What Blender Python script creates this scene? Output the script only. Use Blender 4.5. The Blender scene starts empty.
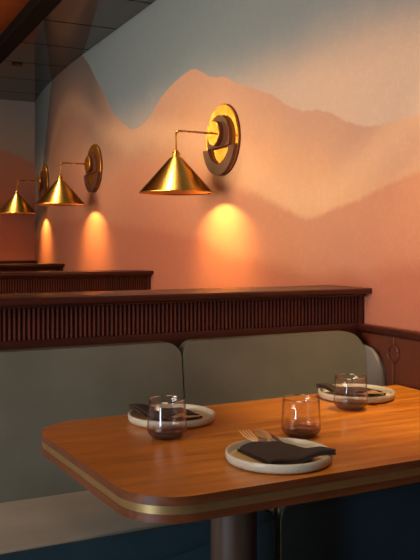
import bpy, bmesh, math, random
from mathutils import Vector, Matrix
random.seed(4)
SC = bpy.context.scene
COL = SC.collection
PI = math.pi

# ------------------------------------------------------------------ materials
def srgb(r, g, b):
    f = lambda c: (c/255/12.92) if c/255 <= .04045 else ((c/255+.055)/1.055)**2.4
    return (f(r), f(g), f(b), 1)

class NT:
    def __init__(s, name):
        s.m = bpy.data.materials.new(name); s.m.use_nodes = True
        s.t = s.m.node_tree; s.n = s.t.nodes; s.l = s.t.links
        s.b = s.n['Principled BSDF']; s.out = s.n['Material Output']
    def add(s, typ, **kw):
        x = s.n.new(typ)
        for k, v in kw.items(): setattr(x, k, v)
        return x
    def put(s, sock, v):
        if isinstance(v, bpy.types.NodeSocket): s.l.new(v, sock)
        elif v is not None: sock.default_value = v
    def math(s, op, a, b=None, clamp=False):
        x = s.add('ShaderNodeMath', operation=op); x.use_clamp = clamp
        s.put(x.inputs[0], a); s.put(x.inputs[1], b); return x.outputs[0]
    def mapr(s, v, a, b, c=0., d=1., smooth=True):
        x = s.add('ShaderNodeMapRange'); x.interpolation_type = 'SMOOTHSTEP' if smooth else 'LINEAR'; x.clamp = True
        s.put(x.inputs['Value'], v)
        for k, q in zip(('From Min','From Max','To Min','To Max'), (a, b, c, d)): s.put(x.inputs[k], q)
        return x.outputs[0]
    def mix(s, f, a, b, blend='MIX'):
        x = s.add('ShaderNodeMix', data_type='RGBA', blend_type=blend)
        s.put(x.inputs[0], f); s.put(x.inputs[6], a); s.put(x.inputs[7], b); return x.outputs[2]
    def coord(s, kind='Object', scale=(1,1,1), rot=(0,0,0)):
        c = s.add('ShaderNodeTexCoord'); mp = s.add('ShaderNodeMapping')
        mp.inputs['Scale'].default_value = scale; mp.inputs['Rotation'].default_value = rot
        s.l.new(c.outputs[kind], mp.inputs[0]); return mp.outputs[0]
    def noise(s, vec, scale, detail=3, rough=.5, dist=0):
        x = s.add('ShaderNodeTexNoise'); s.put(x.inputs['Vector'], vec)
        x.inputs['Scale'].default_value = scale; x.inputs['Detail'].default_value = detail
        x.inputs['Roughness'].default_value = rough; x.inputs['Distortion'].default_value = dist
        return x.outputs[0]
    def ramp(s, v, stops):
        x = s.add('ShaderNodeValToRGB'); s.put(x.inputs[0], v); e = x.color_ramp.elements
        while len(e) < len(stops): e.new(.5)
        for q, (p, c) in zip(e, stops): q.position = p; q.color = c
        return x.outputs[0]
    def bump(s, h, strength=.2, dist=.002):
        x = s.add('ShaderNodeBump'); s.put(x.inputs['Height'], h)
        x.inputs['Strength'].default_value = strength; x.inputs['Distance'].default_value = dist
        s.l.new(x.outputs[0], s.b.inputs['Normal'])
    def set(s, **kw):
        for k, v in kw.items(): s.put(s.b.inputs[k.replace('_', ' ')], v)
        return s

def wood(name, dark, light, rough=.35, axis='X', sc=1., coat=0., spec=.5):
    m = NT(name)
    scale = {'X': (1.2, 16, 16), 'Y': (16, 1.2, 16), 'Z': (16, 16, 1.2)}[axis]
    v = m.coord('Object', tuple(q*sc for q in scale))
    n1 = m.noise(v, 2.2, 5, .6, .5); n2 = m.noise(v, 9, 3, .6, 0)
    f = m.math('ADD', m.math('MULTIPLY', n1, .75), m.math('MULTIPLY', n2, .25))
    c = m.ramp(f, [(.32, dark), (.68, light)])
    m.set(Base_Color=c, Roughness=m.mapr(n1, .3, .7, rough-.04, rough+.06), Coat_Weight=coat, Coat_Roughness=.12, Specular_IOR_Level=spec)
    m.bump(n2, .06, .001)
    return m.m

def leather(name, c, rough=.42, var=.12):
    m = NT(name)
    v = m.coord('Object')
    n = m.noise(v, 5, 3, .5)
    d = tuple(q*(1-var*2) for q in c[:3])+(1,)
    m.set(Base_Color=m.ramp(n, [(.3, d), (.7, c)]), Roughness=rough)
    m.bump(m.noise(v, 260, 3, .6), .12, .001)
    return m.m

def metal(name, c, rough=.25, aniso=.0, streak=None):
    m = NT(name)
    v = m.coord('Object', streak or (1, 1, 1))
    n = m.noise(v, 30, 3, .6)
    m.set(Base_Color=m.mix(n, tuple(q*.85 for q in c[:3])+(1,), c), Metallic=1., Roughness=m.mapr(n, .3, .7, rough-.05, rough+.05), Anisotropic=aniso)
    return m.m

def plain(name, c, rough=.5, nz=40, var=.1, **kw):
    m = NT(name)
    n = m.noise(m.coord('Object'), nz, 3, .6)
    m.set(Base_Color=m.mix(n, tuple(q*(1-var) for q in c[:3])+(1,), c), Roughness=rough, **kw)
    return m.m

def float_curve(m, v, pts, y0, y1, z0, z1):
    """height of a painted ridge over the wall's length"""
    u = m.mapr(v, y0, y1, 0, 1, smooth=False)
    fc = m.add('ShaderNodeFloatCurve'); fc.inputs['Factor'].default_value = 1
    m.l.new(u, fc.inputs['Value'])
    cv = fc.mapping.curves[0]
    P = sorted(((p[0]-y0)/(y1-y0), (p[1]-z0)/(z1-z0)) for p in pts)
    while len(cv.points) < len(P): cv.points.new(.5, .5)
    for q, p in zip(cv.points, P): q.location = p; q.handle_type = 'AUTO'
    fc.mapping.use_clip = False
    fc.mapping.update()
    return m.mapr(fc.outputs[0], 0, 1, z0, z1, smooth=False)

def mural():
    m = NT('painted_mountain_mural')
    sp = m.add('ShaderNodeSeparateXYZ'); co = m.coord('Object'); m.l.new(co, sp.inputs[0])
    y, z = sp.outputs[1], sp.outputs[2]
    nb = m.noise(co, 1.3, 4, .55); nf = m.noise(co, 26, 4, .65); ng = m.noise(co, 90, 2, .6)
    nbc = m.math('SUBTRACT', nb, .5); nfc = m.math('SUBTRACT', nf, .5)
    zw = m.math('ADD', z, m.math('MULTIPLY', nfc, .02))
    zs = m.math('ADD', z, m.math('MULTIPLY', nbc, .22))
    Y0, Y1, Z0, Z1 = 1., 9., .6, 3.4
    R1 = [(1., 1.9), (1.6, 1.79), (2.133, 1.722), (2.312, 1.712), (2.425, 1.717), (2.547, 1.749), (2.649, 1.792), (2.765, 1.833), (2.86, 1.842), (2.978, 1.877),
          (3.144, 1.959), (3.275, 2.006), (3.5, 2.082), (3.621, 2.135), (3.786, 2.167), (3.898, 2.216), (4.03, 2.257), (4.15, 2.25), (4.3, 2.225), (4.47, 2.18),
          (4.722, 2.07), (4.86, 2.045), (4.978, 2.043), (5.1, 2.08), (5.388, 2.223), (5.568, 2.369), (5.8, 2.55), (6.04, 2.737), (6.3, 2.86), (6.6, 2.93), (6.9, 2.93),
          (7.1, 2.88), (7.238, 2.78), (7.45, 2.45), (7.65, 2.148), (7.9, 1.85), (8.4, 1.5), (9., 1.3)]
    R2 = [(1., 1.6), (2.133, 1.515), (2.318, 1.479), (2.507, 1.433), (2.677, 1.404), (2.833, 1.375), (2.986, 1.412), (3.256, 1.495), (3.521, 1.561), (3.924, 1.66),
          (4.5, 1.78), (5.036, 1.80), (5.5, 1.72), (5.935, 1.80), (6.5, 1.95), (7., 1.85), (7.6, 1.6), (8.4, 1.4), (9., 1.3)]
    R3 = [(1., 1.2), (2.133, 1.17), (2.9, 1.15), (3.457, 1.19), (3.924, 1.27), (4.5, 1.36), (5.45, 1.42), (6.2, 1.5), (7., 1.45), (8.4, 1.3), (9., 1.2)]
    R4 = [(1., 2.15), (1.8, 1.82), (2.133, 1.66), (2.318, 1.56), (2.507, 1.46), (2.72, 1.39), (2.95, 1.40), (3.3, 1.53), (3.8, 1.72), (4.6, 1.9), (5.0, 1.92), (5.6, 2.05), (6.2, 2.32), (6.6, 2.4), (7.1, 2.2), (7.6, 1.8), (9., 1.4)]
    h1, h2, h3, h4 = (float_curve(m, y, R, Y0, Y1, Z0, Z1) for R in (R1, R2, R3, R4))
    # sky: blue grey above, warming towards the ridge and towards the near end
    warm = m.math('ADD', m.mapr(y, 4.2, 1.8, 0, .55), m.mapr(zs, 2.35, 1.95, 0, .6), clamp=True)
    top = m.mapr(m.math('ADD', zs, m.mapr(y, 4.0, 2.0, 0, .12)), 1.98, 2.38)
    sky = m.mix(warm, MU['sky'], MU['skywarm'])
    sky = m.mix(m.math('MULTIPLY', top, .85), sky, MU['skytop'])
    # far mountain
    d1 = m.math('SUBTRACT', h1, zw)
    dd1 = m.math('ADD', d1, m.math('MULTIPLY', nbc, .18))
    left = m.mapr(y, 5.0, 6.0)
    edge1 = m.mix(left, MU['m1top'], MU['m1left'])
    body1 = m.mix(m.mapr(y, 5.0, 3.0), MU['m1mid'], MU['m1glow'])
    mt = m.mix(m.mapr(dd1, -.02, m.mapr(left, 0, 1, .42, 1.15)), edge1, body1)
    mt = m.mix(m.math('MULTIPLY', m.mapr(m.math('ABSOLUTE', m.math('SUBTRACT', zs, m.math('ADD', h4, .06))), .16, .0), m.mapr(left, 0, 1, .5, .18)), mt, MU['mist'])
    c = m.mix(m.mapr(d1, -.006, .007), sky, mt)
    # nearer hills
    d2 = m.math('SUBTRACT', h2, zw); w2 = m.mapr(y, 2.5, 4.4, .014, .07)
    hill2 = m.mix(m.mapr(d2, 0, .45), MU['m2top'], MU['m2low'])
    c = m.mix(m.math('MULTIPLY', m.mapr(d2, m.math('MULTIPLY', w2, -1.), w2), .85), c, hill2)
    d3 = m.math('SUBTRACT', h3, zs)
    c = m.mix(m.math('MULTIPLY', m.mapr(d3, -.04, .05), .75), c, MU['m3'])
    # grain of the print
    sp2 = m.mapr(m.math('MULTIPLY', nf, ng), .2, .36, .97, 1.02)
    g = m.add('ShaderNodeCombineColor')
    for i in range(3): m.l.new(sp2, g.inputs[i])
    c = m.mix(1., c, g.outputs[0], 'MULTIPLY')
    m.set(Base_Color=c, Roughness=.75, Specular_IOR_Level=.25)
    return m.m
MU = dict(sky=srgb(138,152,162), skytop=srgb(114,128,136), skywarm=srgb(206,176,154), m1top=srgb(196,152,128), m1left=srgb(102,94,92),
          m1mid=srgb(206,148,114), m1glow=srgb(230,174,128), mist=srgb(236,188,146), m2top=srgb(206,140,108), m2low=srgb(192,120,94), m3=srgb(180,106,82))

def mural_back():
    m = NT('painted_mural_back_wall')
    sp = m.add('ShaderNodeSeparateXYZ'); co = m.coord('Object'); m.l.new(co, sp.inputs[0])
    x, z = sp.outputs[0], sp.outputs[2]
    n = m.math('MULTIPLY', m.math('SUBTRACT', m.noise(co, 3, 4, .6), .5), .1)
    h = float_curve(m, x, [(-4, 2.2), (-1, 2.5), (.5, 2.1), (1.4, 2.30), (1.66, 2.275), (1.82, 2.23), (1.98, 2.17), (2.3, 2.05)], -4, 2.5, .6, 3.4)
    d = m.math('SUBTRACT', h, m.math('ADD', z, m.math('MULTIPLY', n, .3)))
    c = m.mix(m.mapr(z, 2.75, 2.3), srgb(168,156,150), srgb(186,160,142))
    b = m.mix(m.mapr(m.math('ADD', d, n), 0, 1.0), srgb(206,134,104), srgb(214,124,92))
    b = m.mix(m.mapr(m.math('ABSOLUTE', m.math('ADD', m.math('SUBTRACT', z, 1.6), n)), .16, 0, 0, .35), b, srgb(160,90,70))
    m.set(Base_Color=m.mix(m.mapr(d, -.02, .05), c, b), Roughness=.8)
    return m.m

M = {}
M['mural'] = mural(); M['mural_back'] = mural_back()
M['table'] = wood('teak_tabletop', srgb(150,82,14), srgb(210,130,32), .34, 'X', 1., .12)
M['edge'] = wood('teak_edge', srgb(82,42,20), srgb(124,66,32), .4, 'X', 1.2)
M['redwood'] = wood('dark_red_wood', srgb(44,14,9), srgb(70,26,16), .34, 'X', 1., .15)
M['slat'] = wood('fluted_wood', srgb(64,26,15), srgb(88,38,23), .75, 'Z', 1., 0., .15)
M['wainscot'] = wood('wainscot_wood', srgb(80,36,19), srgb(102,48,26), .45, 'Z', .6)
M['pedestal'] = wood('pedestal_wood', srgb(58,42,32), srgb(90,68,52), .42, 'Z', .8)
M['beam'] = wood('dark_beam', srgb(9,5,4), srgb(14,8,6), .7, 'Y', 1., 0., .15)
M['orange_ceiling'] = wood('orange_ceiling_boards', srgb(126,58,20), srgb(164,80,30), .5, 'X', .5)
M['brass_band'] = plain('brushed_brass_inlay', srgb(206,164,104), .36, 30, .25, Metallic=.8)
def spun_brass():
    m = NT('spun_brass')
    tg = m.add('ShaderNodeTangent', direction_type='RADIAL', axis='Z')
    m.set(Base_Color=srgb(192,146,68), Metallic=1., Roughness=.23, Anisotropic=.6, Anisotropic_Rotation=.0)
    m.l.new(tg.outputs[0], m.b.inputs['Tangent'])
    return m.m
M['spun'] = spun_brass()
M['brass'] = metal('aged_brass', srgb(190,140,62), .26)
M['gold'] = metal('bright_brass', srgb(236,166,62), .42)
M['bronze'] = plain('dark_bronze', srgb(98,58,42), .5, Metallic=.0, Specular_IOR_Level=.3)
M['cutlery'] = plain('champagne_brass', srgb(240,206,150), .3, 40, .08, Metallic=.65)
M['inner'] = plain('shade_inside', srgb(120,62,26), .6)
M['leather'] = leather('sage_grey_leather', srgb(110,106,90))
M['leather_seat'] = leather('seat_leather', srgb(188,182,164))
M['front_blue_lit'] = leather('blue_lit_leather', srgb(44,66,74), .5)  # bench leather with the cool daylight on the seat front put into the colour
M['pad'] = leather('pale_grey_leather', srgb(108,100,94), .55)
M['napkin'] = plain('dark_brown_napkin', srgb(50,33,24), .85, 300, .3)
M['floor'] = wood('floor_boards', srgb(40,30,24), srgb(60,44,34), .5, 'Y', .6)
M['black'] = plain('black_metal', srgb(16,15,15), .5)
M['piping'] = plain('dark_seam', srgb(40,38,32), .6)

def ceramic():
    m = NT('speckled_stoneware')
    co = m.coord('Object'); sp = m.add('ShaderNodeSeparateXYZ'); m.l.new(co, sp.inputs[0])
    n = m.noise(co, 160, 2, .6)
    speck = m.mapr(n, .62, .7)
    n2 = m.noise(co, 12, 3, .6)
    base = m.mix(n2, srgb(178,172,152), srgb(200,194,174))
    m.set(Base_Color=m.mix(m.math('MULTIPLY', speck, .5), base, srgb(120,104,84)), Roughness=.38)
    return m.m
M['ceramic'] = ceramic()
def well():
    m = NT('stoneware_well')
    co = m.coord('Object'); n2 = m.noise(co, 14, 3, .6)
    m.set(Base_Color=m.mix(n2, srgb(178,148,92), srgb(202,172,118)), Roughness=.4)
    return m.m
M['well'] = well()

def ceiling_mat():
    m = NT('glossy_dark_ceiling_panels')
    co = m.coord('Object'); sp = m.add('ShaderNodeSeparateXYZ'); m.l.new(co, sp.inputs[0])
    t = m.math('MODULO', m.math('ADD', sp.outputs[1], .66*20-5.29), .66)
    seam = m.mapr(t, .012, .018)
    n = m.noise(m.coord('Object', (1, 1, 1)), 3, 4, .6)
    base = m.mix(n, srgb(46,36,30), srgb(56,44,37))
    m.set(Base_Color=m.mix(seam, srgb(12,9,8), base), Roughness=m.mapr(seam, 0, 1, .7, .07), IOR=1.75, Specular_IOR_Level=m.mapr(seam, 0, 1, .0, .5))
    return m.m
M['ceiling'] = ceiling_mat()

def glass(name):
    m = NT(name); m.n.remove(m.b)
    co = m.coord('Object'); sp = m.add('ShaderNodeSeparateXYZ'); m.l.new(co, sp.inputs[0])
    lw = m.add('ShaderNodeLayerWeight'); lw.inputs['Blend'].default_value = .5
    wall = m.mix(m.mapr(lw.outputs['Facing'], .6, 1.), (.985, .975, .980, 1), (.40, .34, .36, 1))
    c = m.mix(m.mapr(sp.outputs[2], .032, .008), wall, (.46, .38, .39, 1))
    tr = m.add('ShaderNodeBsdfTransparent'); m.l.new(c, tr.inputs[0])
    gl = m.add('ShaderNodeBsdfGlossy'); gl.inputs['Roughness'].default_value = .02; gl.inputs[0].default_value = (1, .97, .96, 1)
    fr = m.add('ShaderNodeFresnel'); m.l.new(m.mapr(m.add('ShaderNodeNewGeometry').outputs['Backfacing'], 0, 1, 1.5, 1/1.5), fr.inputs[0])
    mx = m.add('ShaderNodeMixShader'); m.l.new(m.math('MAXIMUM', fr.outputs[0], m.mapr(sp.outputs[2], .0975, .0985, 0, .55)), mx.inputs[0]); m.l.new(tr.outputs[0], mx.inputs[1]); m.l.new(gl.outputs[0], mx.inputs[2])
    m.l.new(mx.outputs[0], m.out.inputs[0])
    return m.m
M['glass'] = glass('smoky_lilac_glass')
def bulbmat():
    m = NT('warm_bulb'); m.set(Base_Color=(1, .7, .4, 1), Emission_Color=(1, .62, .25, 1), Emission_Strength=6.); return m.m
M['bulb'] = bulbmat()

# ------------------------------------------------------------------ mesh helpers
def obj(name, bm, mat, parent=None, smooth=True, angle=35):
    me = bpy.data.meshes.new(name)
    bmesh.ops.recalc_face_normals(bm, faces=bm.faces)
    for f in bm.faces: f.smooth = smooth
    bm.to_mesh(me); bm.free()
    if smooth: me.set_sharp_from_angle(angle=math.radians(angle))
    for x in (mat if isinstance(mat, (list, tuple)) else [mat]): me.materials.append(x)
    o = bpy.data.objects.new(name, me); COL.objects.link(o)
    if parent: o.parent = parent
    return o
def tag(o, label, cat, group=None):
    o['label'] = label; o['category'] = cat
    if group: o['group'] = group
    return o
def thing(name, label, cat, loc=(0,0,0), rz=0, group=None):
    o = bpy.data.objects.new(name, None); COL.objects.link(o); o.empty_display_size = .05
    o.location = loc; o.rotation_euler = (0, 0, rz); return tag(o, label, cat, group)
def struct(name, bm, mat, parent=None, **kw):
    o = obj(name, bm, mat, parent, **kw)
    if not parent: o['kind'] = 'structure'
    return o
def dup(root, loc, rz, label, group=None):
    r = root.copy(); COL.objects.link(r); r.location = loc; r.rotation_euler = (0, 0, rz); r['label'] = label
    if group: r['group'] = group
    for ch in list(root.children):
        c = ch.copy(); COL.objects.link(c); c.parent = r
        for g in list(ch.children):
            d = g.copy(); COL.objects.link(d); d.parent = c
    return r
def B(): return bmesh.new()
def box(bm, x0, x1, y0, y1, z0, z1, bev=0, seg=2):
    v = [bm.verts.new(p) for p in ((x0,y0,z0),(x1,y0,z0),(x1,y1,z0),(x0,y1,z0),(x0,y0,z1),(x1,y0,z1),(x1,y1,z1),(x0,y1,z1))]
    fs = [bm.faces.new([v[i] for i in q]) for q in ((3,2,1,0),(4,5,6,7),(0,1,5,4),(1,2,6,5),(2,3,7,6),(3,0,4,7))]
    if bev:
        es = {e for f in fs for e in f.edges}
        bmesh.ops.bevel(bm, geom=list(es), offset=bev, segments=seg, affect='EDGES', profile=.5)
    return bm
def prism(bm, pts, axis, a, b, bev=0, seg=3):
    """polygon pts extruded along axis from a to b"""
    def P(u, v, w):
        return {'x': (w, u, v), 'y': (u, w, v), 'z': (u, v, w)}[axis]
    va = [bm.verts.new(P(u, v, a)) for u, v in pts]; vb = [bm.verts.new(P(u, v, b)) for u, v in pts]
    n = len(pts); fa = bm.faces.new(va[::-1]); fb = bm.faces.new(vb)
    for i in range(n): bm.faces.new((va[i], va[(i+1) % n], vb[(i+1) % n], vb[i]))
    if bev:
        es = list(fa.edges)+list(fb.edges)
        bmesh.ops.bevel(bm, geom=es, offset=bev, segments=seg, affect='EDGES', profile=.5)
    return bm
def rrect(x0, x1, y0, y1, r, n=8):
    """rounded rectangle; r = radius or four radii (x0y0, x1y0, x1y1, x0y1)"""
    rs = r if isinstance(r, (list, tuple)) else [r]*4
    out = []
    for (cx, cy, sx, sy, a0), rr in zip(((x0,y0,1,1,PI), (x1,y0,-1,1,1.5*PI), (x1,y1,-1,-1,0), (x0,y1,1,-1,.5*PI)), rs):
        if rr <= 1e-5: out.append((cx, cy)); continue
        for k in range(n+1):
            a = a0+k/n*PI/2
            out.append((cx+sx*rr+rr*math.cos(a), cy+sy*rr+rr*math.sin(a)))
    return out
def lathe(bm, prof, n=48, mi=None):
    rings = []
    for r, z in prof:
        if r < 1e-6: rings.append([bm.verts.new((0, 0, z))])
        else: rings.append([bm.verts.new((r*math.cos(2*PI*k/n), r*math.sin(2*PI*k/n), z)) for k in range(n)])
    for i, (a, b) in enumerate(zip(rings, rings[1:])):
        for k in range(n):
            j = (k+1) % n
            if len(a) == 1 and len(b) == 1: continue
            if len(a) == 1: f = bm.faces.new((a[0], b[j], b[k]))
            elif len(b) == 1: f = bm.faces.new((a[k], a[j], b[0]))
            else: f = bm.faces.new((a[k], a[j], b[j], b[k]))
            if mi: f.material_index = mi[i]
    return bm
def tube(bm, pts, r, n=10, radii=None, flat=1.0):
    pts = [Vector(p) for p in pts]; rings = []
    up = Vector((0, 0, 1))
    for i, p in enumerate(pts):
        t = (pts[min(i+1, len(pts)-1)]-pts[max(i-1, 0)]).normalized()
        a = t.cross(up)
        if a.length < 1e-3: a = t.cross(Vector((0, 1, 0)))
        a.normalize(); b = a.cross(t).normalized()
        rr = radii[i] if radii else r
        rings.append([bm.verts.new(p+a*rr*math.cos(2*PI*k/n)+b*rr*flat*math.sin(2*PI*k/n)) for k in range(n)])
    for A, C in zip(rings, rings[1:]):
        for k in range(n): bm.faces.new((A[k], A[(k+1) % n], C[(k+1) % n], C[k]))
    bm.faces.new(rings[0][::-1]); bm.faces.new(rings[-1])
    return bm
def bend(pts, r, n=6):
    """fillet the inner corners of a polyline"""
    P = [Vector(p) for p in pts]; out = [P[0]]
    for a, b, c in zip(P, P[1:], P[2:]):
        u, v = (a-b).normalized(), (c-b).normalized()
        s, e = b+u*r, b+v*r
        for k in range(n+1):
            t = k/n; out.append(s*(1-t)**2+b*2*t*(1-t)+e*t*t)
    out.append(P[-1]); return out

# ------------------------------------------------------------------ the room
def wall_x(y): return 1.87+(.033*(y-6.2)**2 if y > 6.2 else 0)
YB, CZ = 8.4, 2.80
bm = B()
ys = [-2.5, 0, 2, 4, 6.2]+[6.2+.11*k for k in range(1, 21)]
prev = None
for y in ys:
    cur = [bm.verts.new(p) for p in ((wall_x(y), y, 0), (wall_x(y), y, 3.2), (wall_x(y)+.15, y, 3.2), (wall_x(y)+.15, y, 0))]
    if prev:
        for k in range(4): bm.faces.new((prev[k], prev[(k+1) % 4], cur[(k+1) % 4], cur[k]))
    else: bm.faces.new(cur)
    prev = cur
bm.faces.new(prev[::-1])
struct('wall_right', bm, M['mural'])
struct('wall_back', box(B(), -4, 2.20, YB, YB+.15, 0, 3.2), M['mural_back'], smooth=False)
struct('floor', box(B(), -4, 2.2, -2.5, YB+.15, -.1, 0), M['floor'], smooth=False)
# glossy soffit over the booths, dark beam along its edge, boarded ceiling beyond
bm = B()
prev = None
for y in ys:
    x1 = wall_x(y)
    cur = [bm.verts.new(p) for p in ((1.26, y, CZ), (x1, y, CZ), (x1, y, CZ+.2), (1.26, y, CZ+.2))]
    if prev:
        for k in range(4): bm.faces.new((prev[k], prev[(k+1) % 4], cur[(k+1) % 4], cur[k]))
    else: bm.faces.new(cur)
    prev = cur
bm.faces.new(prev[::-1])
struct('ceiling', bm, M['ceiling'], smooth=False)
struct('trim_1', box(B(), 1.20, 1.318, -2.5, YB, 2.77, 2.98, .006), M['beam'], smooth=False)
struct('ceiling_boards', box(B(), -4, 1.20, -2.5, YB, 2.86, 3.0), M['orange_ceiling'], smooth=False)

# wainscot, chair rail and its panel moulding
struct('wall_right_wainscot', box(B(), 1.852, 1.872, -2.5, 2.44, 0, .93), M['wainscot'], smooth=False)
bm = B()
prism(bm, [(1.874, .925), (1.846, .925), (1.842, .932), (1.832, .938), (1.83, .952), (1.836, .958), (1.874, .958)], 'y', -2.5, 2.45)
struct('trim_2', bm, M['redwood'])
bm = B()
yc, zc, rr = 2.252, .868, .030
tube(bm, [(1.851, yc-.004, .925), (1.851, yc-.004, zc+rr)], .0055, 8)
ring = [(1.851, yc+rr*math.cos(a), zc+rr*math.sin(a)) for a in [PI/2+2*PI*k/28 for k in range(29)]]
tube(bm, ring, .007, 8)
tube(bm, [(1.851, yc, zc-rr), (1.851, yc, .12)], .0055, 8)
tube(bm, [(1.851, yc, .12), (1.851, -2.3, .12)], .0055, 8)
struct('trim_3', bm, M['wainscot'])

# small recessed fitting in the soffit
t = thing('ceiling_downlight', 'small black rectangular fitting recessed in the dark glossy ceiling', 'ceiling light', (1.466, 6.69, CZ))
bm = B(); prism(bm, rrect(-.04, .04, -.04, .04, .012), 'z', -.010, .001, .003, 2)
obj('housing', bm, M['black'], t)
bm = B(); prism(bm, rrect(-.026, .026, -.026, .026, .008), 'z', -.012, -.0095)
obj('lens', bm, M['bronze'], t)

# ------------------------------------------------------------------ booth dividers
def divider(yf, x0, label, xe):
    """yf = front plane of the fluted panel (faces the camera)"""
    t = thing('booth_divider', label, 'booth divider', (0, yf, 0), 0, 'fluted wooden booth dividers')
    yb = .17
    bm = B(); box(bm, x0, xe-.02, .012, yb, 0, 1.068); obj('core', bm, M['redwood'], t, smooth=False)
    # half-round flutes: one continuous ribbed panel
    p = .0152; n = int((xe-.022-x0)/p); bm = B()
    cols = []
    for k in range(n):
        xk = x0+k*p
        for a in range(5):
            ang = PI*a/4
            cols.append((xk+p*.5-p*.42*math.cos(ang), .011-.009*math.sin(ang)))
    vb = [bm.verts.new((x, y, .962)) for x, y in cols]; vt = [bm.verts.new((x, y, 1.068)) for x, y in cols]
    for i in range(len(cols)-1): bm.faces.new((vb[i], vb[i+1], vt[i+1], vt[i]))
    obj('fluted_panel', bm, M['slat'], t, angle=60)
    bm = B(); box(bm, x0, xe, -.055, yb+.05, 1.074, 1.096, .005, 3); obj('top_cap', bm, M['redwood'], t)
    bm = B(); box(bm, x0, xe-.008, -.028, yb+.02, 1.064, 1.075, .003, 2); obj('cap_moulding', bm, M['redwood'], t)
    bm = B(); box(bm, x0, xe-.022, -.006, .013, .90, .962, .003, 2); obj('lower_rail', bm, M['redwood'], t)
    bm = B(); box(bm, xe-.024, xe-.004, -.008, yb+.002, 0, 1.068, .003, 2); obj('end_post', bm, M['redwood'], t)
    return t
XL = -1.3
divider(2.452, XL, 'nearest dark red fluted wooden booth divider, directly behind the sage leather bench', wall_x(2.4)-.001)
divider(4.66, XL, 'fluted dark wooden booth divider next behind the one backing the sage bench', wall_x(4.6)-.001)
divider(6.74, XL, 'third fluted dark wooden booth divider from the bench, ending under the farthest two lamps', wall_x(6.75)-.001)
divider(8.225, XL, 'farthest low wooden booth divider, standing against the reddish back wall', wall_x(8.2)-.001)

# ------------------------------------------------------------------ the bench
bench = thing('banquette_bench', 'sage grey leather banquette with two back cushions behind the wooden table', 'bench', (0, 2.2, 0))
SX = 1.184
def seat(x0, x1, r0, r1):
    bm = B()
    box(bm, x0, x1, -.235, .235, .30, .50)
    es = [e for e in bm.edges if abs(e.verts[0].co.z-.5) < 1e-4 and abs(e.verts[1].co.z-.5) < 1e-4]
    bmesh.ops.bevel(bm, geom=es, offset=.012, segments=4, affect='EDGES', profile=.5)
    s = obj('seat', bm, M['leather_seat'], bench, angle=50)
    # apron in the seat leather, blue light put into its colour, rolled upper corner
    bm = B(); prism(bm, rrect(x0+.001, x1-.001, .05, .494, (0, 0, r1, r0)), 'y', -.245, -.228, .007, 3)
    obj('front_panel', bm, M['front_blue_lit'], s)
    return s
seat(XL, SX-.008, .005, .035); seat(SX+.008, 1.80, .035, .005)
def cushion(x0, x1, rl, rr_):
    bm = B()
    prof = rrect(x0, x1, .49, .936, (.02, .02, rr_, rl), 10)
    prism(bm, prof, 'y', .0, .105)
    # puff: grow an inset front face forward with a soft rounded border
    front = [f for f in bm.faces if abs(f.calc_center_median().y) < 1e-5][0]
    bmesh.ops.bevel(bm, geom=list(front.edges), offset=.035, segments=6, affect='EDGES', profile=.55)
    for v in bm.verts:      # reclined face, flat back
        k = (v.co.z-.49)/.438
        f = 1-v.co.y/.105
        v.co.y += (.055*k-.0)*f
        bulge = math.sin(PI*min(1, max(0, k)))*.006
        v.co.y -= bulge*f
        v.co.y += .138
    return obj('back_cushion', bm, M['leather'], bench, angle=60)
GX = 1.072
cushion(XL, GX-.003, .03, .055); cushion(GX+.003, 1.824, .055, .085)
bm = B(); box(bm, XL, 1.80, -.19, .235, 0, .298); obj('plinth', bm, M['black'], bench, smooth=False)
# pale pad standing between the cushion's end and the wainscot
bm = B()
pts = [(.238, .505), (.238, .885), (.19, .882)]
for k in range(9):
    a = PI/2+k/8*PI/2*.92
    pts.append((.175+.082*math.cos(a), .76+.118*math.sin(a)))
pts += [(.086, .68), (.082, .505)]
prism(bm, pts, 'x', 1.8255, 1.8505, .010, 4)
p = obj('side_pad', bm, M['pad'], bench, angle=50); p['label'] = 'paler grey leather side pad against the wainscot'

# ------------------------------------------------------------------ the table
TZ, TH = .76, .053
tb = thing('dining_table', 'orange-brown wooden dining table with rounded corners and a brass edge band', 'table', (.95, 1.79, 0))
def outline(inset):
    i = inset
    V = [(.548+i, 1.412+i, .13), (1.838, 1.424+i, .01), (1.838, 2.215-i, .01), (.508+i, 2.168-i, .13)]
    out = []
    for k in range(4):
        p, q, n = (Vector(V[j % 4][:2]) for j in (k-1, k, k+1)); rad = V[k][2]
        u, v = (p-q).normalized(), (n-q).normalized()
        th = u.angle(v); dist = rad/math.tan(th/2); c = q+(u+v).normalized()*rad/math.sin(th/2)
        a0 = math.atan2(*tuple(q+u*dist-c)[::-1]); a1 = math.atan2(*tuple(q+v*dist-c)[::-1]); d = (a1-a0+PI) % (2*PI)-PI
        out += [(c.x+rad*math.cos(a0+d*t/14)-.95, c.y+rad*math.sin(a0+d*t/14)-1.79) for t in range(15)]
    return out
def tab(name, z0, z1, inset, mat, bev):
    bm = B(); prism(bm, outline(inset), 'z', z0, z1, bev, 3)
    return obj(name, bm, mat, tb, angle=30)
o = tab('tabletop', TZ-.0185, TZ, 0, [M['table'], M['edge']], .003)
for f in o.data.polygons:
    if f.normal.z < .5: f.material_index = 1
tab('brass_band', TZ-.036, TZ-.0185, .0015, M['brass_band'], 0)
tab('lower_board', TZ-TH, TZ-.036, 0, M['edge'], .004)
bm = B(); lathe(bm, [(0, .03), (.062, .03), (.060, .2), (.060, TZ-TH-.012), (.075, TZ-TH-.010), (.075, TZ-TH), (0, TZ-TH)], 40); obj('pedestal', bm, M['pedestal'], tb, angle=30)
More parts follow.
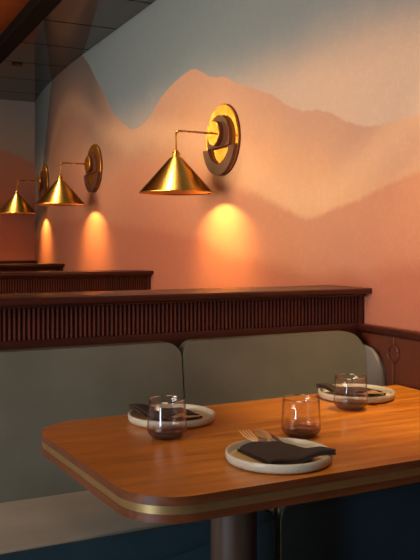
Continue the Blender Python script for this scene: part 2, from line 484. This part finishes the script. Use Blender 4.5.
bm = B(); lathe(bm, [(0, 0), (.20, 0), (.202, .008), (.19, .018), (.08, .032), (0, .032)], 56); obj('base_plate', bm, M['black'], tb, angle=30)

# ------------------------------------------------------------------ wall lamps
def make_lamp(loc, label):
    """origin at the centre of the round wall plate; -X points into the room"""
    t = thing('wall_lamp', label, 'wall lamp', loc, 0, 'brass cone wall lamps on the mural')
    def toX(bm):      # lathe axis z -> -x
        bm.transform(Matrix(((0,0,-1,0),(0,1,0,0),(1,0,0,0),(0,0,0,1)))); return bm
    bm = B(); lathe(bm, [(0, 0), (.183, 0), (.183, .014), (.181, .017), (0, .017)], 64); bp = obj('back_plate', toX(bm), M['gold'], t, angle=30)
    bm = B(); lathe(bm, [(0, -.0005), (.186, -.0005), (.186, .010), (.183, .010), (.183, 0), (0, 0)], 64); obj('edge_ring', toX(bm), M['bronze'], bp, angle=30)
    HL = -.042; Ro, Ri = .186, .126
    # lower half ring
    ao, ai = math.asin(-HL/Ro), math.asin(-HL/Ri)
    outer = [(Ro*math.cos(a), Ro*math.sin(a)) for a in [PI+ao+(PI-2*ao)*k/36 for k in range(37)]]
    inner = [(Ri*math.cos(a), Ri*math.sin(a)) for a in [2*PI-ai-(PI-2*ai)*k/36 for k in range(37)]]
    bm = B(); prism(bm, outer+inner, 'x', -.036, -.0165, .0025, 2); obj('lower_crescent', bm, M['bronze'], t, angle=30)
    # upper arch
    arch = [(Ri*math.cos(a), Ri*math.sin(a)) for a in [-ai+(PI+2*ai)*k/40 for k in range(41)]]
    bm = B(); prism(bm, arch, 'x', -.036, -.0165, .0025, 2); obj('upper_arch', bm, M['bronze'], t, angle=30)
    bz = .030
    bm = toX(lathe(B(), [(0, .034), (.064, .034), (.064, .058), (0, .058)], 40)); bm.transform(Matrix.Translation((0, 0, bz))); bo = obj('boss', bm, M['bronze'], t, angle=30)
    bm = toX(lathe(B(), [(0, .0575), (.0635, .0575), (.0635, .062), (.061, .065), (0, .065)], 40)); bm.transform(Matrix.Translation((0, 0, bz))); obj('boss_face', bm, M['gold'], bo, angle=30)
    ax = -.273; za = -.074
    arm = bend([(-.064, 0, bz), (ax, 0, bz), (ax, 0, za)], .022)
    bm = B(); tube(bm, arm, .0055, 10); obj('arm', bm, M['brass'], t)
    def at(bm): bm.transform(Matrix.Translation((ax, 0, 0))); return bm
    # cone shade: brass outside, warm painted inside
    rim, top = -.286, -.106
    prof = [(.0, top+.001), (.030, top), (.034, top-.004), (.1862, rim+.005), (.1885, rim+.003), (.1885, rim), (.1855, rim), (.1835, rim+.004), (.031, top-.007), (0, top-.007)]
    mi = [0, 0, 0, 0, 0, 0, 0, 1, 1]
    bm = at(lathe(B(), prof, 72, mi)); sh = obj('lamp_shade', bm, [M['spun'], M['inner']], t, angle=25)
    bm = at(lathe(B(), [(0, top), (.021, top), (.021, top+.022), (.017, top+.028), (.012, top+.031), (.012, top+.038), (0, top+.038)], 28)); obj('socket_collar', bm, M['brass'], t, angle=30)
    bm = at(lathe(B(), [(0, top-.006), (.011, top-.008), (.011, top-.013), (0, top-.013)], 20)); obj('bulb_holder', bm, M['bronze'], sh, angle=30)
    pr = [(0, top-.012)]+[(.012*math.sin(PI*k/10), top-.024+.012*math.cos(PI*k/10)) for k in range(1, 10)]+[(0, top-.036)]
    bm = at(lathe(B(), pr, 20)); obj('bulb', bm, M['bulb'], t)
    return t, ax, top
L1, AX, TOP = make_lamp((1.87, 3.633, 1.809), 'brass cone wall lamp with a gold and bronze round plate, nearest and largest of three')
dup(L1, (1.87, 5.808, 1.852), 0, 'middle of the three brass cone wall lamps along the mural')
dup(L1, (wall_x(7.53)-.006, 7.53, 1.85), -.05, 'farthest and smallest brass cone wall lamp, beside the back corner')
def point(name, loc, e, col, r):
    l = bpy.data.lights.new(name, 'POINT'); l.energy = e; l.color = col; l.shadow_soft_size = r
    o = bpy.data.objects.new(name, l); COL.objects.link(o); o.location = loc; return o
LAMPS = ((1.87, 3.633, 1.809, 1.), (1.87, 5.808, 1.852, 1.15), (wall_x(7.53)-.006, 7.53, 1.85, 1.2))
for x, y, z, e in LAMPS: point('lamp_bulb_light', (x+AX, y, z+TOP-.062), 3.5*e, (1, .66, .17), .026)

# ------------------------------------------------------------------ table settings
def plate(x, y, label):
    t = thing('plate', label, 'plate', (x, y, TZ+.0005), 0)
    R = .123
    prof = [(0, 0), (R-.012, 0), (R-.004, .003), (R, .008), (R+.001, .021), (R-.001, .0235), (R-.004, .0235), (R-.0055, .021), (R-.007, .009), (R-.013, .0065)]
    bm = lathe(B(), prof+[(0, .0055)], 72); obj('body', bm, M['ceramic'], t, angle=45)
    bm = lathe(B(), [(0, .0062), (R-.0135, .0072), (R-.017, .0076), (0, .0066)], 72); o = obj('well', bm, M['well'], t, angle=45); o['label'] = 'yellowish glazed well'
    return t
def local(x, y, rot):
    c, s = math.cos(rot), math.sin(rot)
    return lambda u, v, w: (x+u*c-v*s, y+u*s+v*c, TZ+w)
def napkin(x, y, rot, label):
    """folded pouch, open at +v; rests on the well and over the rim"""
    t = thing('napkin', label, 'napkin', (x, y, TZ), rot)
    for name, z0, th, vb, hump in (('under_fold', .0092, .005, .088, .0), ('top_fold', .0160, .0055, .074, .011)):
        BL, FL, FR, BR = (-.062, vb), (-.058, -.060), (.092, -.092), (.047, vb-.030)
        bm = B(); n, mm = 16, 16; top = []; bot = []
        for i in range(n+1):
            ra, rb = [], []
            for j in range(mm+1):
                a, b = i/n, j/mm
                u = (FL[0]*(1-a)+FR[0]*a)*(1-b)+(BL[0]*(1-a)+BR[0]*a)*b
                v = (FL[1]*(1-a)+FR[1]*a)*(1-b)+(BL[1]*(1-a)+BR[1]*a)*b
                v += .005*math.sin(a*5)*(1-b)
                k = max(0., min(1., ((u-v)*.707-.050)/.058)); k = k*k*(3-2*k)
                z = z0+.0165*k
                if hump: z += hump*max(0., math.sin(PI*min(1, a*1.0)))**.5*min(1., b*2.2)**.7+.0012*math.sin(11*a+5*b)*(1-k)
                ra.append(bm.verts.new((u, v, z+th))); rb.append(bm.verts.new((u, v, z)))
            top.append(ra); bot.append(rb)
        for i in range(n):
            for j in range(mm):
                bm.faces.new((top[i][j], top[i+1][j], top[i+1][j+1], top[i][j+1]))
                bm.faces.new((bot[i][j], bot[i][j+1], bot[i+1][j+1], bot[i+1][j]))
        for j in range(mm):
            for i in (0, n): bm.faces.new((top[i][j], top[i][j+1], bot[i][j+1], bot[i][j]))
        for i in range(n):
            for j in (0, mm): bm.faces.new((top[i][j], top[i+1][j], bot[i+1][j], bot[i][j]))
        obj(name, bm, M['napkin'], t, angle=60)
    return t
def cutlery(x, y, rot, labels):
    # fork: v is the long axis, tips at +v
    def base(name, lab, u, ang, cat): return thing(name, lab, cat, (*local(x, y, rot)(u, 0, 0)[:2], TZ+.0175), rot+ang)
    f = base('fork', labels[0], -.008, .04, 'fork')
    bm = B(); tube(bm, [(0, -.035, .0), (0, 0, .0015), (0, .06, .005), (0, .088, .010)], .003, 8, [.004, .0035, .003, .004], .5); obj('handle', bm, M['cutlery'], f)
    bm = B(); tube(bm, [(0, .086, .0095), (0, .094, .012), (0, .104, .0135)], 0, 10, [.004, .013, .0150], .2)
    for k in range(4):
        u = (k-1.5)*.0085; tube(bm, [(u, .102, .0132), (u, .12, .0165), (u*1.02, .142, .0235)], 0, 6, [.0023, .0021, .0014], .7)
    obj('tines', bm, M['cutlery'], f)
    s = base('spoon', labels[1], .018, -.02, 'spoon')
    bm = B(); tube(bm, [(0, -.035, 0), (0, 0, .0015), (0, .06, .006), (0, .082, .010)], 0, 8, [.004, .0035, .003, .0035], .5); obj('handle', bm, M['cutlery'], s)
    bm = B(); rows = []
    for i in range(9):
        a = i/8; v = .078+.062*a; w = .0195*math.sin(PI*min(.97, .06+.94*a))**.7
        rows.append([bm.verts.new((w*c, v, .0135+.010*a-.0+.008*(1-c*c)*math.sin(PI*a))) for c in (-1, -.75, -.4, 0, .4, .75, 1)])
    for A, C in zip(rows, rows[1:]):
        for k in range(6): bm.faces.new((A[k], A[k+1], C[k+1], C[k]))
    bmesh.ops.solidify(bm, geom=bm.faces[:], thickness=.0012)
    obj('bowl', bm, M['cutlery'], s, angle=60)
    kf = base('knife', labels[2], .036, -.08, 'knife')
    bm = B(); tube(bm, [(0, -.030, 0), (0, 0, .001), (0, .055, .006)], 0, 8, [.0045, .004, .0045], .6); obj('handle', bm, M['bronze'], kf)
    bm = B(); prism(bm, [(-.004, .052), (.0045, .052), (.006, .09), (.0045, .118), (.0, .13), (-.004, .118)], 'z', -.0008, .0008)
    bm.transform(Matrix.Rotation(math.radians(6), 4, 'X')); bm.transform(Matrix.Translation((0, 0, .0012))); obj('blade', bm, M['bronze'], kf)
def tumbler(x, y, label):
    t = thing('tumbler', label, 'glass', (x, y, TZ+.0004), 0)
    out = [(0, .002), (.030, .001), (.036, 0), (.0395, .003), (.0455, .009), (.0503, .016), (.0520, .021), (.0521, .026), (.0512, .045), (.0494, .072), (.0474, .099)]
    inn = [(.0462, .1), (.0452, .099), (.0474, .072), (.0492, .045), (.0500, .028), (.0485, .022), (.043, .0175), (.034, .0145), (.018, .0135), (0, .013)]
    bm = lathe(B(), out+inn, 64); obj('vessel', bm, M['glass'], t, angle=60)
    return t
PA, PB, PC = (.885, 2.045), (.944, 1.557), (1.562, 2.088)
plate(*PB, 'stoneware plate nearest the table front edge, with fork tines poking out of its napkin')
plate(*PA, 'stoneware plate by the far table edge, behind the tumbler nearest the rounded corner')
plate(*PC, 'stoneware plate at the wall end of the table, under a napkin beside the wainscot')
for (x, y), rot, w in ((PB, 0, 'on the plate at the table front edge'), (PA, PI, 'on the plate beside the far rounded table corner'), (PC, PI, 'on the plate closest to the mural wall')):
    napkin(x+(.0 if rot == 0 else 0), y, rot, 'dark brown folded napkin '+w)
    cutlery(x, y, rot, ['brass fork tucked in the napkin '+w, 'brass spoon tucked in the napkin '+w, 'dark knife tucked in the napkin '+w])
tumbler(.797, 1.872, 'smoky lilac tumbler in front of the plate by the rounded far corner')
tumbler(1.118, 1.731, 'smoky lilac tumbler in the table middle, behind the front plate')
tumbler(1.438, 1.950, 'smoky lilac tumbler in front of the plate nearest the wall')

# ------------------------------------------------------------------ light
def area(name, loc, target, size, e, col, spread=180):
    l = bpy.data.lights.new(name, 'AREA'); l.shape = 'RECTANGLE'; l.size, l.size_y = size; l.energy = e; l.color = col; l.spread = math.radians(spread)
    o = bpy.data.objects.new(name, l); COL.objects.link(o); o.location = loc
    o.rotation_euler = (Vector(target)-Vector(loc)).to_track_quat('-Z', 'Y').to_euler(); return o
def spot(name, loc, target, e, col, ang, blend=.6, r=.05):
    l = bpy.data.lights.new(name, 'SPOT'); l.energy = e; l.color = col; l.spot_size = math.radians(ang); l.spot_blend = blend; l.shadow_soft_size = r
    o = bpy.data.objects.new(name, l); COL.objects.link(o); o.location = loc
    o.rotation_euler = (Vector(target)-Vector(loc)).to_track_quat('-Z', 'Y').to_euler(); return o
spot('table_spot', (1.75, 1.75, 2.7), (1.72, 1.95, .76), 200, (1, .72, .40), 44, .9, .06)
area('mural_wash_near', (-3.0, 1.6, 2.0), (1.87, 3.0, 1.65), (2.4, 1.6), 21, (1, .76, .53), 55)
area('mural_wash_far', (-3.0, 4.6, 2.1), (1.87, 5.8, 1.75), (2.4, 1.6), 13, (1, .80, .62), 55)
spot('table_spot', (1.0, 1.25, 2.7), (.98, 1.60, .76), 42, (1, .80, .54), 21, 1., .04)  # second spot, added to brighten the front plate and glint on its cutlery
for x, y, z, e in LAMPS: spot('lamp_pool_spot', (x+AX, y, z+TOP-.062), (x, y, z-.58), 36*e, (1, .60, .15), 90, 1., .024)  # added spot in each shade, aimed to shape the pool on the wall
spot('plate_glint', (-.15, 7.3, 2.45), (1.87, 3.63, 1.81), 100, (1, .66, .26), 24, 1., .12)  # added unseen spot, puts the highlight on the nearest lamp's round plate
for x, y in ((1.34, 3.72), (1.34, 5.9), (1.40, 7.66)):
    area('shade_streak_light', (x, y, 2.785), (x+.14, y-.03, 1.7), (.06, .06), 1.15, (1, .80, .50), 70)  # added light without a fixture, draws the bright streak on each brass cone
area('boards_fill', (-.8, 3.2, 1.7), (-.2, 3.6, 2.86), (1., 3.), 34, (1, .72, .42))  # added upward fill, brightens the boards and what the brass cones reflect
area('window_fill', (-2.1, .3, .95), (.9, 2.1, .6), (.4, 1.7), 54, (.50, .74, 1))  # added blue fill for unseen windows, strip lowered to streak the tumblers
area('ceiling_fill', (-.2, .6, 2.6), (.8, 2.2, .6), (1.2, 1.2), 9, (1, .80, .60))
W = bpy.data.worlds.new('dim_room'); SC.world = W; W.use_nodes = True
bg = W.node_tree.nodes['Background']; bg.inputs[0].default_value = (.62, .52, .42, 1); bg.inputs[1].default_value = .12

# ------------------------------------------------------------------ camera
cam = bpy.data.cameras.new('camera'); co = bpy.data.objects.new('camera', cam); COL.objects.link(co)
PSI = math.atan(385/782)
co.location = (0, 0, 1.26); co.rotation_euler = (PI/2, 0, -PSI)
cam.sensor_fit = 'VERTICAL'; cam.sensor_height = 36; cam.lens = 782/560*36
cam.shift_y = -(280-245)/560
cam.clip_start = .02
SC.camera = co
SC.view_settings.view_transform = 'Standard'
SC.view_settings.look = 'None'
